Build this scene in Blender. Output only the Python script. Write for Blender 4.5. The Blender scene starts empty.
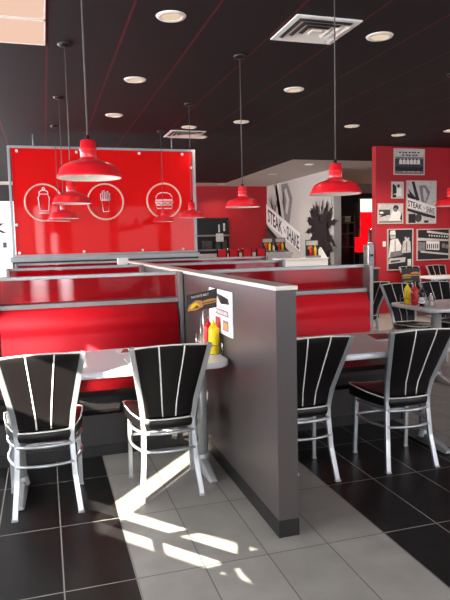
import bpy, bmesh, math, random
from mathutils import Vector, Matrix
random.seed(4)
C = bpy.context.scene.collection
PI = math.pi

# ------------------------------------------------------------------ materials
def lin(c):
    return tuple(((v/255.0)/12.92 if v/255.0 <= .04045 else ((v/255.0+.055)/1.055)**2.4) for v in c) + (1.0,)

def mat(name, rgb, rough=.5, metal=0.0, coat=0.0, spec=.5, bump=None, vary=0.0, vscale=(4, 4, 4)):
    m = bpy.data.materials.new(name); m.use_nodes = True
    nt = m.node_tree; b = nt.nodes['Principled BSDF']
    b.inputs['Base Color'].default_value = lin(rgb)
    b.inputs['Roughness'].default_value = rough
    b.inputs['Metallic'].default_value = metal
    b.inputs['Coat Weight'].default_value = coat
    b.inputs['Coat Roughness'].default_value = .05
    b.inputs['Specular IOR Level'].default_value = spec
    if vary or bump:
        tc = nt.nodes.new('ShaderNodeTexCoord'); mp = nt.nodes.new('ShaderNodeMapping')
        mp.inputs['Scale'].default_value = vscale
        nz = nt.nodes.new('ShaderNodeTexNoise'); nz.inputs['Scale'].default_value = 1.0; nz.inputs['Detail'].default_value = 5
        nt.links.new(tc.outputs['Object'], mp.inputs['Vector']); nt.links.new(mp.outputs['Vector'], nz.inputs['Vector'])
        if vary:
            mx = nt.nodes.new('ShaderNodeMix'); mx.data_type = 'RGBA'
            c = lin(rgb)
            mx.inputs['A'].default_value = tuple(v*(1-vary) for v in c[:3]) + (1,)
            mx.inputs['B'].default_value = tuple(min(1, v*(1+vary)) for v in c[:3]) + (1,)
            nt.links.new(nz.outputs['Fac'], mx.inputs['Factor']); nt.links.new(mx.outputs['Result'], b.inputs['Base Color'])
        if bump:
            bp = nt.nodes.new('ShaderNodeBump'); bp.inputs['Strength'].default_value = bump; bp.inputs['Distance'].default_value = .01
            nt.links.new(nz.outputs['Fac'], bp.inputs['Height']); nt.links.new(bp.outputs['Normal'], b.inputs['Normal'])
    return m

def emis(name, rgb, strength):
    m = bpy.data.materials.new(name); m.use_nodes = True
    nt = m.node_tree; nt.nodes.clear()
    o = nt.nodes.new('ShaderNodeOutputMaterial'); e = nt.nodes.new('ShaderNodeEmission')
    e.inputs['Color'].default_value = lin(rgb); e.inputs['Strength'].default_value = strength
    nt.links.new(e.outputs[0], o.inputs[0]); return m

def red_glass():
    m = bpy.data.materials.new('red_acrylic'); m.use_nodes = True
    nt = m.node_tree; nt.nodes.clear(); N = nt.nodes.new; L = nt.links.new
    o = N('ShaderNodeOutputMaterial')
    tr = N('ShaderNodeBsdfTransparent'); tr.inputs['Color'].default_value = (.8, .03, .08, 1)
    df = N('ShaderNodeBsdfTranslucent'); df.inputs['Color'].default_value = (.8, .01, .04, 1)
    d2 = N('ShaderNodeBsdfDiffuse'); d2.inputs['Color'].default_value = (.5, .006, .022, 1)
    gl = N('ShaderNodeBsdfGlossy'); gl.inputs['Roughness'].default_value = .03
    tc = N('ShaderNodeTexCoord'); wv = N('ShaderNodeTexWave'); wv.wave_type = 'BANDS'; wv.bands_direction = 'Z'
    wv.inputs['Scale'].default_value = 18; wv.inputs['Distortion'].default_value = .5
    bp = N('ShaderNodeBump'); bp.inputs['Strength'].default_value = .05; bp.inputs['Distance'].default_value = .004
    L(tc.outputs['Object'], wv.inputs['Vector']); L(wv.outputs['Fac'], bp.inputs['Height']); L(bp.outputs['Normal'], gl.inputs['Normal'])
    fr = N('ShaderNodeFresnel'); fr.inputs['IOR'].default_value = 1.4
    m0 = N('ShaderNodeMixShader'); m0.inputs[0].default_value = .5
    m1 = N('ShaderNodeMixShader'); m1.inputs[0].default_value = .45
    m2 = N('ShaderNodeMixShader')
    L(df.outputs[0], m0.inputs[1]); L(d2.outputs[0], m0.inputs[2])
    L(tr.outputs[0], m1.inputs[1]); L(m0.outputs[0], m1.inputs[2])
    L(fr.outputs[0], m2.inputs[0]); L(m1.outputs[0], m2.inputs[1]); L(gl.outputs[0], m2.inputs[2])
    L(m2.outputs[0], o.inputs[0]); return m

def board_mat():
    m = bpy.data.materials.new('red_acrylic_board'); m.use_nodes = True
    nt = m.node_tree; nt.nodes.clear(); N = nt.nodes.new; L = nt.links.new
    o = N('ShaderNodeOutputMaterial')
    d = N('ShaderNodeBsdfDiffuse'); d.inputs['Color'].default_value = (.93, .012, .012, 1)
    t = N('ShaderNodeBsdfTranslucent'); t.inputs['Color'].default_value = (.9, .006, .01, 1)
    g = N('ShaderNodeBsdfGlossy'); g.inputs['Roughness'].default_value = .05
    fr = N('ShaderNodeFresnel'); fr.inputs['IOR'].default_value = 1.22
    a = N('ShaderNodeMixShader'); a.inputs[0].default_value = .12
    b = N('ShaderNodeMixShader')
    L(d.outputs[0], a.inputs[1]); L(t.outputs[0], a.inputs[2]); L(fr.outputs[0], b.inputs[0]); L(a.outputs[0], b.inputs[1]); L(g.outputs[0], b.inputs[2]); L(b.outputs[0], o.inputs[0])
    return m

def grid_floor():
    m = bpy.data.materials.new('floor_tiles'); m.use_nodes = True
    nt = m.node_tree; N = nt.nodes.new; L = nt.links.new; b = nt.nodes['Principled BSDF']
    tc = N('ShaderNodeTexCoord'); sp = N('ShaderNodeSeparateXYZ'); L(tc.outputs['Object'], sp.inputs[0])
    def math_(op, a, bb=None):
        n = N('ShaderNodeMath'); n.operation = op
        for i, v in enumerate((a, bb)):
            if v is None: continue
            if isinstance(v, (int, float)): n.inputs[i].default_value = v
            else: L(v, n.inputs[i])
        return n.outputs[0]
    def line(sock, off, step, w):
        t = math_('DIVIDE', math_('SUBTRACT', sock, off), step)
        d = math_('ABSOLUTE', math_('SUBTRACT', math_('FRACT', math_('ADD', t, .5)), .5))
        return math_('LESS_THAN', d, w/step/2), math_('FLOOR', t)
    lx, ix = line(sp.outputs['X'], .010, .3058, .006)
    ly, iy = line(sp.outputs['Y'], 2.478, .611, .0065)
    ln = math_('MAXIMUM', lx, ly)
    strip = math_('MULTIPLY', math_('GREATER_THAN', sp.outputs['X'], .3158), math_('LESS_THAN', sp.outputs['X'], 1.539))
    strip2 = math_('GREATER_THAN', sp.outputs['X'], 2.62)
    gray = math_('MAXIMUM', strip, strip2)
    cmb = N('ShaderNodeCombineXYZ'); L(ix, cmb.inputs[0]); L(iy, cmb.inputs[1])
    wn = N('ShaderNodeTexWhiteNoise'); wn.noise_dimensions = '2D'; L(cmb.outputs[0], wn.inputs['Vector'])
    n1 = N('ShaderNodeTexNoise'); n1.inputs['Scale'].default_value = 5; n1.inputs['Detail'].default_value = 7; L(tc.outputs['Object'], n1.inputs['Vector'])
    var = math_('ADD', math_('MULTIPLY', n1.outputs['Fac'], .75), math_('MULTIPLY', wn.outputs['Value'], .12))
    def ramp(c0, c1):
        r = N('ShaderNodeMix'); r.data_type = 'RGBA'; r.inputs['A'].default_value = lin(c0); r.inputs['B'].default_value = lin(c1)
        L(var, r.inputs['Factor']); return r.outputs['Result']
    def mix(f, a, bb):
        r = N('ShaderNodeMix'); r.data_type = 'RGBA'; L(f, r.inputs['Factor'])
        for k, v in (('A', a), ('B', bb)):
            if isinstance(v, tuple): r.inputs[k].default_value = v
            else: L(v, r.inputs[k])
        return r.outputs['Result']
    tile = mix(gray, ramp((14, 13, 13), (36, 34, 32)), ramp((128, 124, 117), (182, 177, 168)))
    grout = mix(gray, lin((150, 146, 140)), lin((108, 105, 102)))
    L(mix(ln, tile, grout), b.inputs['Base Color'])
    b.inputs['Roughness'].default_value = .4
    b.inputs['Specular IOR Level'].default_value = .22
    bp = N('ShaderNodeBump'); bp.inputs['Strength'].default_value = .12; bp.inputs['Distance'].default_value = .004
    L(math_('SUBTRACT', n1.outputs['Fac'], ln), bp.inputs['Height']); L(bp.outputs['Normal'], b.inputs['Normal'])
    return m

def grid_ceiling():
    m = bpy.data.materials.new('ceiling_tiles'); m.use_nodes = True
    nt = m.node_tree; N = nt.nodes.new; L = nt.links.new; b = nt.nodes['Principled BSDF']
    tc = N('ShaderNodeTexCoord'); sp = N('ShaderNodeSeparateXYZ'); L(tc.outputs['Object'], sp.inputs[0])
    def math_(op, a, bb=None):
        n = N('ShaderNodeMath'); n.operation = op
        for i, v in enumerate((a, bb)):
            if v is None: continue
            if isinstance(v, (int, float)): n.inputs[i].default_value = v
            else: L(v, n.inputs[i])
        return n.outputs[0]
    def line(sock, off, step, w):
        t = math_('DIVIDE', math_('SUBTRACT', sock, off), step)
        d = math_('ABSOLUTE', math_('SUBTRACT', math_('FRACT', math_('ADD', t, .5)), .5))
        return math_('LESS_THAN', d, w/step/2)
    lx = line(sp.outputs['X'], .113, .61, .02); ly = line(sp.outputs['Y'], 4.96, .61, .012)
    nz = N('ShaderNodeTexNoise'); nz.inputs['Scale'].default_value = 60; L(tc.outputs['Object'], nz.inputs['Vector'])
    def mix(f, a, bb):
        r = N('ShaderNodeMix'); r.data_type = 'RGBA'; L(f, r.inputs['Factor'])
        for k, v in (('A', a), ('B', bb)):
            if isinstance(v, tuple): r.inputs[k].default_value = v
            else: L(v, r.inputs[k])
        return r.outputs['Result']
    base = mix(nz.outputs['Fac'], lin((20, 14, 15)), lin((31, 23, 24)))
    c = mix(ly, base, lin((26, 20, 21)))
    c = mix(lx, c, lin((84, 22, 27)))  # red of the lengthwise tees stands for red bounce light
    L(c, b.inputs['Base Color']); b.inputs['Roughness'].default_value = .7
    b.inputs['Specular IOR Level'].default_value = .25
    return m

M = dict(
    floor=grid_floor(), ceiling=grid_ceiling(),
    white_ceiling=mat('white_ceiling_paint', (196, 186, 176), .8),
    red_wall=mat('red_wall_paint', (176, 24, 34), .55),
    white_wall=mat('white_wall_paint', (205, 200, 192), .8),
    dark_wall=mat('dark_wall_paint', (34, 28, 28), .7),
    laminate=mat('grey_wood_laminate', (72, 65, 64), .38, vary=.12, vscale=(6, 6, 1.5)),
    laminate_dark=mat('charcoal_laminate', (42, 39, 38), .5, vary=.15, vscale=(6, 6, 1.5)),
    cap=mat('pale_cap_laminate', (214, 204, 192), .35),
    blackbase=mat('black_vinyl_baseboard', (24, 22, 22), .45),
    red_vinyl=mat('red_vinyl', (226, 18, 36), .55, spec=.3, bump=.05, vscale=(40, 40, 40)),
    black_vinyl=mat('black_vinyl', (15, 12, 12), .42, spec=.32, bump=.06, vscale=(60, 60, 60)),
    piping=mat('white_piping', (232, 228, 218), .5),
    alu=mat('brushed_aluminium', (196, 200, 202), .36, metal=.75),
    alu_dark=mat('satin_grey_metal', (134, 130, 128), .42, metal=.5),
    chrome=mat('chrome', (215, 215, 215), .12, metal=1),
    glass_red=red_glass(),
    tabletop=mat('pale_table_laminate', (232, 230, 232), .28),
    table_edge=mat('pale_table_edge', (222, 226, 228), .35, metal=.15),
    grey_iron=mat('grey_powder_coat', (170, 172, 172), .45, metal=.3),
    enamel=mat('red_enamel', (232, 30, 42), .3, coat=.3),
    enamel_white=mat('white_enamel', (240, 232, 220), .4),
    cord=mat('grey_cord', (92, 86, 86), .6),
    black=mat('black_plastic', (18, 17, 17), .45),
    white=mat('white_plastic', (238, 236, 230), .45),
    board_red=board_mat(),
    emblem=mat('cream_emblem_line', (246, 196, 176), .5),
    emblem_white=mat('white_emblem_line', (250, 236, 232), .5),
    steel=mat('stainless_steel', (150, 148, 146), .3, metal=.9),
    yellow=mat('mustard_yellow', (246, 214, 12), .35),
    ketchup=mat('ketchup_red', (206, 18, 24), .35),
    brown=mat('dark_sauce', (40, 18, 12), .25),
    paper=mat('white_paper', (240, 238, 236), .6),
    card_black=mat('black_card', (34, 32, 34), .5),
    bun=mat('toasted_bun', (206, 138, 66), .6),
    meat=mat('burger_brown', (110, 58, 30), .6),
    lettuce=mat('lettuce_green', (112, 132, 52), .6),
    pic_red=mat('menu_red_print', (176, 52, 44), .6),
    pic_grey=mat('menu_grey_print', (148, 128, 134), .6),
    ink=mat('black_ink', (24, 22, 22), .6),
    g1=mat('print_light_grey', (200, 196, 188), .55, vary=.4, vscale=(16, 16, 16)), g2=mat('print_mid_grey', (126, 122, 118), .55, vary=.6, vscale=(18, 18, 18)),
    g3=mat('print_dark_grey', (62, 60, 58), .55, vary=.8, vscale=(16, 16, 16)), g4=mat('print_black', (24, 22, 23), .55), g0=mat('print_white', (236, 232, 224), .55, vary=.2, vscale=(14, 14, 14)),
    mural_bg=mat('mural_cream', (196, 188, 178), .75),
    frame=mat('silver_picture_frame', (204, 196, 182), .45, metal=.1),
    lamp_on=emis('warm_lamp', (255, 226, 190), .55),
    troffer=emis('warm_light_panel', (255, 212, 188), .62),
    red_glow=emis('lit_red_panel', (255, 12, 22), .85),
    window_far=emis('sunlit_window', (240, 246, 214), 1.2),
    brick=mat('brown_shelving', (58, 30, 28), .6),
)

# ------------------------------------------------------------------ mesh builder
class MB:
    def __init__(s): s.v = []; s.f = []; s.m = []; s.sm = []
    def add(s, vs, fs, mi=0, smooth=False):
        o = len(s.v); s.v += [tuple(v) for v in vs]
        for f in fs:
            s.f.append([i+o for i in f]); s.m.append(mi); s.sm.append(smooth)
        return s
    def box(s, x0, x1, y0, y1, z0, z1, mi=0):
        vs = [(x, y, z) for z in (z0, z1) for x, y in ((x0, y0), (x1, y0), (x1, y1), (x0, y1))]
        return s.add(vs, [(3, 2, 1, 0), (4, 5, 6, 7), (0, 1, 5, 4), (1, 2, 6, 5), (2, 3, 7, 6), (3, 0, 4, 7)], mi)
    def rings(s, rings, mi=0, cap=True, smooth=True, closed=False):
        n = len(rings[0]); vs = [p for r in rings for p in r]; fs = []
        m = len(rings)
        for i in range(m if closed else m-1):
            a = i*n; b = ((i+1) % m)*n
            for j in range(n):
                k = (j+1) % n
                fs.append((a+j, a+k, b+k, b+j))
        s.add(vs, fs, mi, smooth)
        if cap and not closed:
            s.add(rings[0], [tuple(range(n-1, -1, -1))], mi); s.add(rings[-1], [tuple(range(n))], mi)
        return s
    def tube(s, path, rad, n=8, mi=0, rect=None, closed=False, side=None):
        P = [Vector(p) for p in path]; rg = []
        for i, p in enumerate(P):
            if closed: d = P[(i+1) % len(P)]-P[i-1]
            else: d = P[min(i+1, len(P)-1)]-P[max(i-1, 0)]
            d.normalize()
            up = Vector(side) if side else (Vector((0, 0, 1)) if abs(d.z) < .9 else Vector((0, 1, 0)))
            a = d.cross(up).normalized(); b = a.cross(d).normalized()
            r = rad[i] if isinstance(rad, (list, tuple)) else rad
            if rect:
                w, h = rect
                rg.append([p+a*w*sx+b*h*sy for sx, sy in ((-.5, -.5), (.5, -.5), (.5, .5), (-.5, .5))])
            else:
                rg.append([p+(a*math.cos(t)+b*math.sin(t))*r for t in [2*PI*j/n for j in range(n)]])
        return s.rings(rg, mi, True, rect is None, closed)
    def lathe(s, prof, n=28, mi=0, c=(0, 0, 0), cap=False):
        rg = [[(c[0]+r*math.cos(2*PI*j/n), c[1]+r*math.sin(2*PI*j/n), c[2]+z) for j in range(n)] for r, z in prof]
        return s.rings(rg, mi, cap, True)
    def prism(s, poly, fn, d0, d1, mi=0, smooth=False):
        """polygon poly (a,b) swept between depths d0 and d1; fn(a,b,d)->xyz"""
        n = len(poly); A = [fn(a, b, d0) for a, b in poly]; B = [fn(a, b, d1) for a, b in poly]
        s.add(A, [tuple(range(n-1, -1, -1))], mi); s.add(B, [tuple(range(n))], mi)
        fs = [(j, (j+1) % n, n+(j+1) % n, n+j) for j in range(n)]
        return s.add(A+B, fs, mi, smooth)
    def build(s, name, m, parent=None, bevel=0, loc=None, seg=2):
        me = bpy.data.meshes.new(name); me.from_pydata(s.v, [], s.f)
        for x in (m if isinstance(m, (list, tuple)) else [m]): me.materials.append(x)
        for p, mi, sm in zip(me.polygons, s.m, s.sm): p.material_index = mi; p.use_smooth = sm
        bm = bmesh.new(); bm.from_mesh(me); bmesh.ops.remove_doubles(bm, verts=bm.verts, dist=1e-6)
        bmesh.ops.recalc_face_normals(bm, faces=bm.faces); bm.to_mesh(me); bm.free()
        o = bpy.data.objects.new(name, me); C.objects.link(o)
        if parent: o.parent = parent
        if loc: o.location = loc
        if bevel:
            md = o.modifiers.new('bevel', 'BEVEL'); md.width = bevel; md.segments = seg; md.limit_method = 'ANGLE'
        return o

def bx(name, m, dims, parent=None, bevel=0):
    return MB().box(*dims).build(name, m, parent, bevel)
def tag(o, label, cat, group=None, kind=None):
    o['label'] = label; o['category'] = cat
    if group: o['group'] = group
    if kind: o['kind'] = kind
    return o
def thing(name, label, cat, loc=(0, 0, 0), rz=0, group=None):
    o = bpy.data.objects.new(name, None); C.objects.link(o); o.location = loc; o.rotation_euler = (0, 0, rz)
    o.empty_display_size = .1
    return tag(o, label, cat, group)
def dup(root, loc, rz=None, label=None, group=None):
    r = root.copy(); C.objects.link(r); r.location = loc
    if rz is not None: r.rotation_euler = (0, 0, rz)
    if label: r['label'] = label
    if group: r['group'] = group
    for ch in list(root.children):
        c = ch.copy(); C.objects.link(c); c.parent = r
        for g in list(ch.children):
            d = g.copy(); C.objects.link(d); d.parent = c
    return r
def struct(o): o['kind'] = 'structure'; return o

def text_mesh(txt):
    """outline of a word as (verts2d, faces) scaled to the unit square"""
    cu = bpy.data.curves.new('t', 'FONT'); cu.body = txt; cu.offset = .02; cu.resolution_u = 2
    ob = bpy.data.objects.new('t', cu); C.objects.link(ob)
    bpy.context.view_layer.update()
    me = bpy.data.meshes.new_from_object(ob.evaluated_get(bpy.context.evaluated_depsgraph_get()))
    vs = [(v.co.x, v.co.y) for v in me.vertices]; fs = [tuple(p.vertices) for p in me.polygons]
    bpy.data.objects.remove(ob); bpy.data.curves.remove(cu); bpy.data.meshes.remove(me)
    x0 = min(v[0] for v in vs); x1 = max(v[0] for v in vs); y0 = min(v[1] for v in vs); y1 = max(v[1] for v in vs)
    return [((x-x0)/(x1-x0), (y-y0)/(y1-y0)) for x, y in vs], fs
def quad(q):
    """bilinear map of the unit square onto bl, br, tr, tl"""
    bl, br, tr, tl = q
    return lambda u, v: tuple((1-u)*(1-v)*bl[i]+u*(1-v)*br[i]+u*v*tr[i]+(1-u)*v*tl[i] for i in (0, 1))

def art(name, parent, fn, layers, mats, step=.0012, loc=None):
    """flat printed picture: each layer is (material key, polygon) or (key, 'TEXT', word, quad)"""
    mb = MB(); keys = list(dict.fromkeys(l[0] for l in layers))
    for i, l in enumerate(layers):
        d = i*step; mi = keys.index(l[0])
        if l[1] == 'TEXT':
            vs, fs = text_mesh(l[2]); qf = quad(l[3])
            mb.add([fn(*qf(u, v), d) for u, v in vs], fs, mi)
        else:
            mb.add([fn(a, b, d) for a, b in l[1]], [tuple(range(len(l[1])))], mi)
    return mb.build(name, [mats[k] for k in keys], parent, loc=loc)
def rect(x0, y0, x1, y1): return [(x0, y0), (x1, y0), (x1, y1), (x0, y1)]
def ell(cx, cy, rx, ry, n=14, a0=0): return [(cx+rx*math.cos(a0+2*PI*i/n), cy+ry*math.sin(a0+2*PI*i/n)) for i in range(n)]

H = 3.2      # ceiling height
# ------------------------------------------------------------------ the room
XL, YF = -3.2, -2.5
struct(bx('floor', M['floor'], (XL-.1, 11.2, YF-.1, 18.2, -.06, 0)))
def holes(name, m, axis, pos, th, a0, a1, z0, z1, hs):
    """wall on x=pos or y=pos with rectangular openings (a0,a1,z0,z1)"""
    A = sorted({a0, a1, *[h[0] for h in hs], *[h[1] for h in hs]}); Z = sorted({z0, z1, *[h[2] for h in hs], *[h[3] for h in hs]})
    mb = MB()
    for i in range(len(A)-1):
        for j in range(len(Z)-1):
            ca = (A[i]+A[i+1])/2; cz = (Z[j]+Z[j+1])/2
            if any(h[0] < ca < h[1] and h[2] < cz < h[3] for h in hs): continue
            if axis == 'x': mb.box(pos-th, pos, A[i], A[i+1], Z[j], Z[j+1])
            else: mb.box(A[i], A[i+1], pos-th, pos, Z[j], Z[j+1])
    return struct(mb.build(name, m))
tA, tB = .35, .255
slits = [(-.98, -.70, 1.80, 3.05), (-.7, .7, 2.2, 2.57), (6.93, 7.36, 1.33, 1.66)]  # openings out of view, shaped so the suns cast their patches
wins_left = [(.6, 2.5, .7, 2.55), (2.7, 4.6, .7, 2.55), (4.8, 6.7, .7, 2.55), (8.2, 10.4, .7, 2.6), (10.8, 13.4, .7, 2.6), (13.8, 17.2, .7, 2.6)]  # last opening added to brighten the far left panel
holes('wall_left', M['white_wall'], 'x', XL, .03, YF-.1, 18.1, 0, H, slits+wins_left)
wins_front = [(-2.9, -1.3, .35, 2.9), (-1.1, -.35, .35, 2.9), (-.3, .06, .3, 2.95), (.22, .52, .3, 2.95), (.95, 2.4, .9, 2.9), (2.6, 4.2, .9, 2.9), (4.6, 6.4, .9, 2.7), (6.6, 8.4, .9, 2.7)]
holes('wall_front', M['white_wall'], 'y', YF, .06, XL-.1, 9.1, 0, H, wins_front)
wins_right = [(3.2, 5.2, .8, 2.5), (5.6, 7.6, .8, 2.5)]
holes('wall_right', M['red_wall'], 'x', 9.06, .06, YF-.1, 10.3, 0, H, wins_right)
def window(n, axis, pos, h, strength, rgb=(246, 248, 255)):
    a0, a1, z0, z1 = h; fr = MB(); w = .05
    pane = MB()
    def b(mb, p0, p1, q0, q1, d0, d1):
        if axis == 'x': mb.box(pos+d0, pos+d1, p0, p1, q0, q1)
        else: mb.box(p0, p1, pos+d0, pos+d1, q0, q1)
    for r in ((a0-.01, a0+w, z0, z1), (a1-w, a1+.01, z0, z1), (a0+w, a1-w, z0, z0+w), (a0+w, a1-w, z1-w, z1)): b(fr, *r, -.02, .03)
    b(pane, a0+w, a1-w, z0+w, z1-w, -.012, -.002)
    f = struct(fr.build('window_%d' % n, M['alu_dark']))
    p = pane.build('pane', emis('daylit_pane_%d' % n, rgb, strength), f)
    return f
k = 1
for h, e in zip(wins_left, (9, 9, 9, 12, 16, 12)): window(k, 'x', XL, h, e); k += 1
for h, e in zip(wins_front, (2.4, 2.4, 18, 22, 2.4, 3, 7, 8)): window(k, 'y', YF, h, e); k += 1
for h in wins_right: window(k, 'x', 9.0, h, 2.2, (214, 228, 255)); k += 1

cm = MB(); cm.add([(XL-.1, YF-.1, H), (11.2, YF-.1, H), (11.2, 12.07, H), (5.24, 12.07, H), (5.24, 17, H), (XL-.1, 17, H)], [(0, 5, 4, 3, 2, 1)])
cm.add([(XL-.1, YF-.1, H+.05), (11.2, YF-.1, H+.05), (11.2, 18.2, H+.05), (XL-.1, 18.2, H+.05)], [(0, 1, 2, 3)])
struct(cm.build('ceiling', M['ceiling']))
c2 = MB(); c2.box(5.24, 11.2, 12.07, 17, H, H+.03); c2.box(XL-.1, 11.2, 17, 18.2, H, H+.03)
struct(c2.build('ceiling', M['white_ceiling']))
struct(bx('wall_back', M['red_wall'], (XL-.1, 6.98, 18, 18.1, 0, H)))
struct(bx('wall_photos', M['red_wall'], (6.1, 9.1, 10.12, 10.26, 0, H)))
struct(bx('wall_mural', M['white_wall'], (6.92, 7.08, 13.42, 18, 0, H)))
rb = MB().box(7.08, 11.2, 17, 17.1, 0, 2.62); struct(rb.build('wall_rear_alcove', M['dark_wall']))
struct(bx('trim_1', M['dark_wall'], (7.08, 11.2, 16.96, 17.1, 2.62, 2.9)))
struct(bx('wall_alcove_head', M['white_ceiling'], (7.08, 11.2, 17.0, 17.1, 2.9, H)))
struct(bx('wall_alcove_side', M['dark_wall'], (11.1, 11.2, 10.34, 17.1, 0, H)))

struct(bx('trim_3', M['dark_wall'], (XL-.1, .6, 17.94, 18, 2.76, H)))
# white picture board with lettering at the far left
wb = thing('wall_mural_panel', 'white wall panel with black lettering at far left behind red sign', 'sign', (-2.0, 17.97, 1.0))
bx('panel', M['white'], (-1.2, 1.6, 0, .02, -.8, 1.75), wb)
art('lettering', wb, lambda a, b, d: (a, -.002-d, b), [('ink', 'TEXT', 'STEAK', [(-.9, .86), (1.02, .86), (1.02, 1.14), (-.9, 1.14)]), ('g3', rect(.9, .45, 1.0, .6)), ('g3', [(-.6, 1.3), (.9, 1.3), (.2, 1.7)])], M)

# ------------------------------------------------------------------ mural wall: printed sign and palms
mural = thing('wall_mural', 'cream wall mural with slanted STEAK sign and black palm trees', 'mural', (6.9, 15.8, 0))
def mf(y, z, d): return (-.006-d, y-15.8, z)
MW = 13.5
bx('backing', M['mural_bg'], (-.006, .02, MW-15.8+.02, 17.98-15.8, .3, H-.02), mural)
def frond(cx, cz, ang, ln, wd, drop):
    pts_t, pts_b = [], []
    for i in range(9):
        t = i/8; y = cx-math.cos(ang)*ln*t; z = cz+math.sin(ang)*ln*t-drop*t*t
        w = wd*math.sin(PI*min(1, .12+t*.88))*(1.0 if i % 2 == 0 else .45)
        pts_t.append((y, z+w)); pts_b.append((y, z-w*1.5))
    return pts_t+pts_b[::-1]
ml = [('g3', [(17.27, 3.14), (17.11, 3.13), (16.7, 2.1), (16.98, 2.1)])]
for a in (100, 125, 150, 60, 175, 80, 112): ml.append(('g4', frond(17.35, 2.3, math.radians(a), .8, .07, .1)))
ml += [('g2', [(16.75, 3.14), (16.25, 3.13), (15.9, 2.67), (16.18, 1.89), (16.52, 2.07)]),
       ('g1', [(16.49, 2.95), (16.33, 3.0), (16.2, 2.75), (16.12, 2.63), (16.29, 2.21), (16.43, 2.31), (16.36, 2.65)]),
       ('g3', [(16.66, 2.6), (16.56, 2.95), (16.5, 2.6), (16.5, 2.3)])]
ml += [('g3', [(18.02, 1.98), (16.17, 1.13), (15.96, .96), (16.56, 1.0), (18.03, 1.55)]),
       ('g4', [(18.02, 1.98), (16.1, 1.12), (16.0, 1.02), (17.95, 1.8)]),
       ('g0', [(17.99, 2.64), (15.38, 1.66), (15.39, 1.14), (18.0, 2.01)]),
       ('ink', 'TEXT', "STEAK", [(17.86, 2.08), (16.68, 1.64), (16.68, 2.04), (17.86, 2.5)]),
       ('ink', 'TEXT', "'n", [(16.6, 1.74), (16.42, 1.67), (16.42, 1.82), (16.6, 1.89)]),
       ('ink', 'TEXT', "SHAKE", [(16.34, 1.5), (15.46, 1.19), (15.46, 1.58), (16.34, 1.92)]),
       ]
for a in (20, 45, 65, 80, 95, 110, 130, 150, 175, 200, -20): ml.append(('g4', frond(14.05, 1.75, math.radians(a), 1.0, .1, .18)))
for a in (30, 52, 75, 102, 120, 138, 160): ml.append(('g4', frond(14.1, 1.8, math.radians(a), .85, .12, .1)))
for a in (30, 60, 90, 120, 150, 0, 180): ml.append(('g4', frond(14.0, 1.35, math.radians(a), .75, .12, .2)))
ml.append(('g4', [(14.35, 1.9), (13.65, 1.9), (13.55, .6), (14.55, .6)]))
ml.append(('g3', [(14.9, 1.2), (14.7, 1.3), (14.6, .7), (15.0, .7)]))
art('print', mural, mf, ml, M, .0015)
pl = struct(bx('trim_2', M['white_wall'], (6.88, 7.09, 13.38, 13.42, 0, H)))

# kitchen pass-through in the far red wall
kp = thing('kitchen_pass', 'dark kitchen serving hatch with steel shelves in far red wall', 'serving hatch', (5.05, 17.99, 1.15))
mbk = MB(); mbk.box(-.5, .5, -.012, -.002, 0, 1.03); mbk.build('recess', M['black'], kp)
fr = MB()
for d in ((-.54, -.5, 0, 1.03), (.5, .54, 0, 1.03), (-.54, .54, 1.03, 1.07), (-.54, .54, -.04, 0)): fr.box(d[0], d[1], -.05, -.002, d[2], d[3])
fr.build('hatch_frame', M['dark_wall'], kp)
for z in (.05, .5): MB().box(-.5, .5, -.22, -.012, z, z+.05).build('shelf', M['steel'], kp)
MB().box(.06, .3, -.235, -.225, .33, .58).build('paper_notice', M['g1'], kp)
for q in ((-.35, -.05, -.2, -.02, .1, .36), (.08, .22, -.18, -.02, .1, .3), (.28, .42, -.18, -.02, .1, .38)): bx('kitchen_equipment', M['g3'], q, kp, .01)
MB().box(.2, .23, -.1, -.02, .62, .86).build('hanging_utensil', M['g1'], kp); MB().box(.36, .4, -.1, -.02, .66, .9).build('hanging_utensil', M['g1'], kp)

# lit window, red panel and shelves deep behind the photo wall
fw = thing('window_bay', 'bright green daylight window above glowing red panel in rear alcove', 'window', (9.86, 16.96, 0))
bx('daylight_pane', M['window_far'], (-.22, .6, -.03, .0, 2.31, 2.72), fw)
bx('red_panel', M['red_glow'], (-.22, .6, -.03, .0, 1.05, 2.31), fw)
bx('jamb', M['g2'], (-.27, -.22, -.05, .0, 1.0, 2.74), fw)
cc = thing('drink_cooler', 'small red cooler beside dark shelving in rear alcove', 'cooler', (9.46, 16.6, .0))
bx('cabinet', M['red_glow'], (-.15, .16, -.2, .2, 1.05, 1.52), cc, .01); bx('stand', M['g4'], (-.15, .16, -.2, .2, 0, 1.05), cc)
sh = thing('storage_shelf', 'dark brown shelf unit left of small red cooler', 'shelf', (9.0, 16.7, 0))
bx('upright', M['brick'], (-.4, -.36, -.15, .15, 0, 2.2), sh); bx('upright', M['brick'], (.2, .24, -.15, .15, 0, 2.2), sh)
for z in (.6, 1.2, 1.62, 1.95): bx('shelf_board', M['brick'], (-.36, .2, -.15, .15, z, z+.04), sh)
bt = thing('storage_box', 'grey box on dark brown alcove shelf', 'box', (9.02, 16.68, 1.991))
bx('carton', M['g2'], (-.1, .1, -.08, .08, 0, .14), bt, .01); bx('lid', M['g1'], (-.105, .105, -.085, .085, .14, .17), bt, .005)

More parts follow.
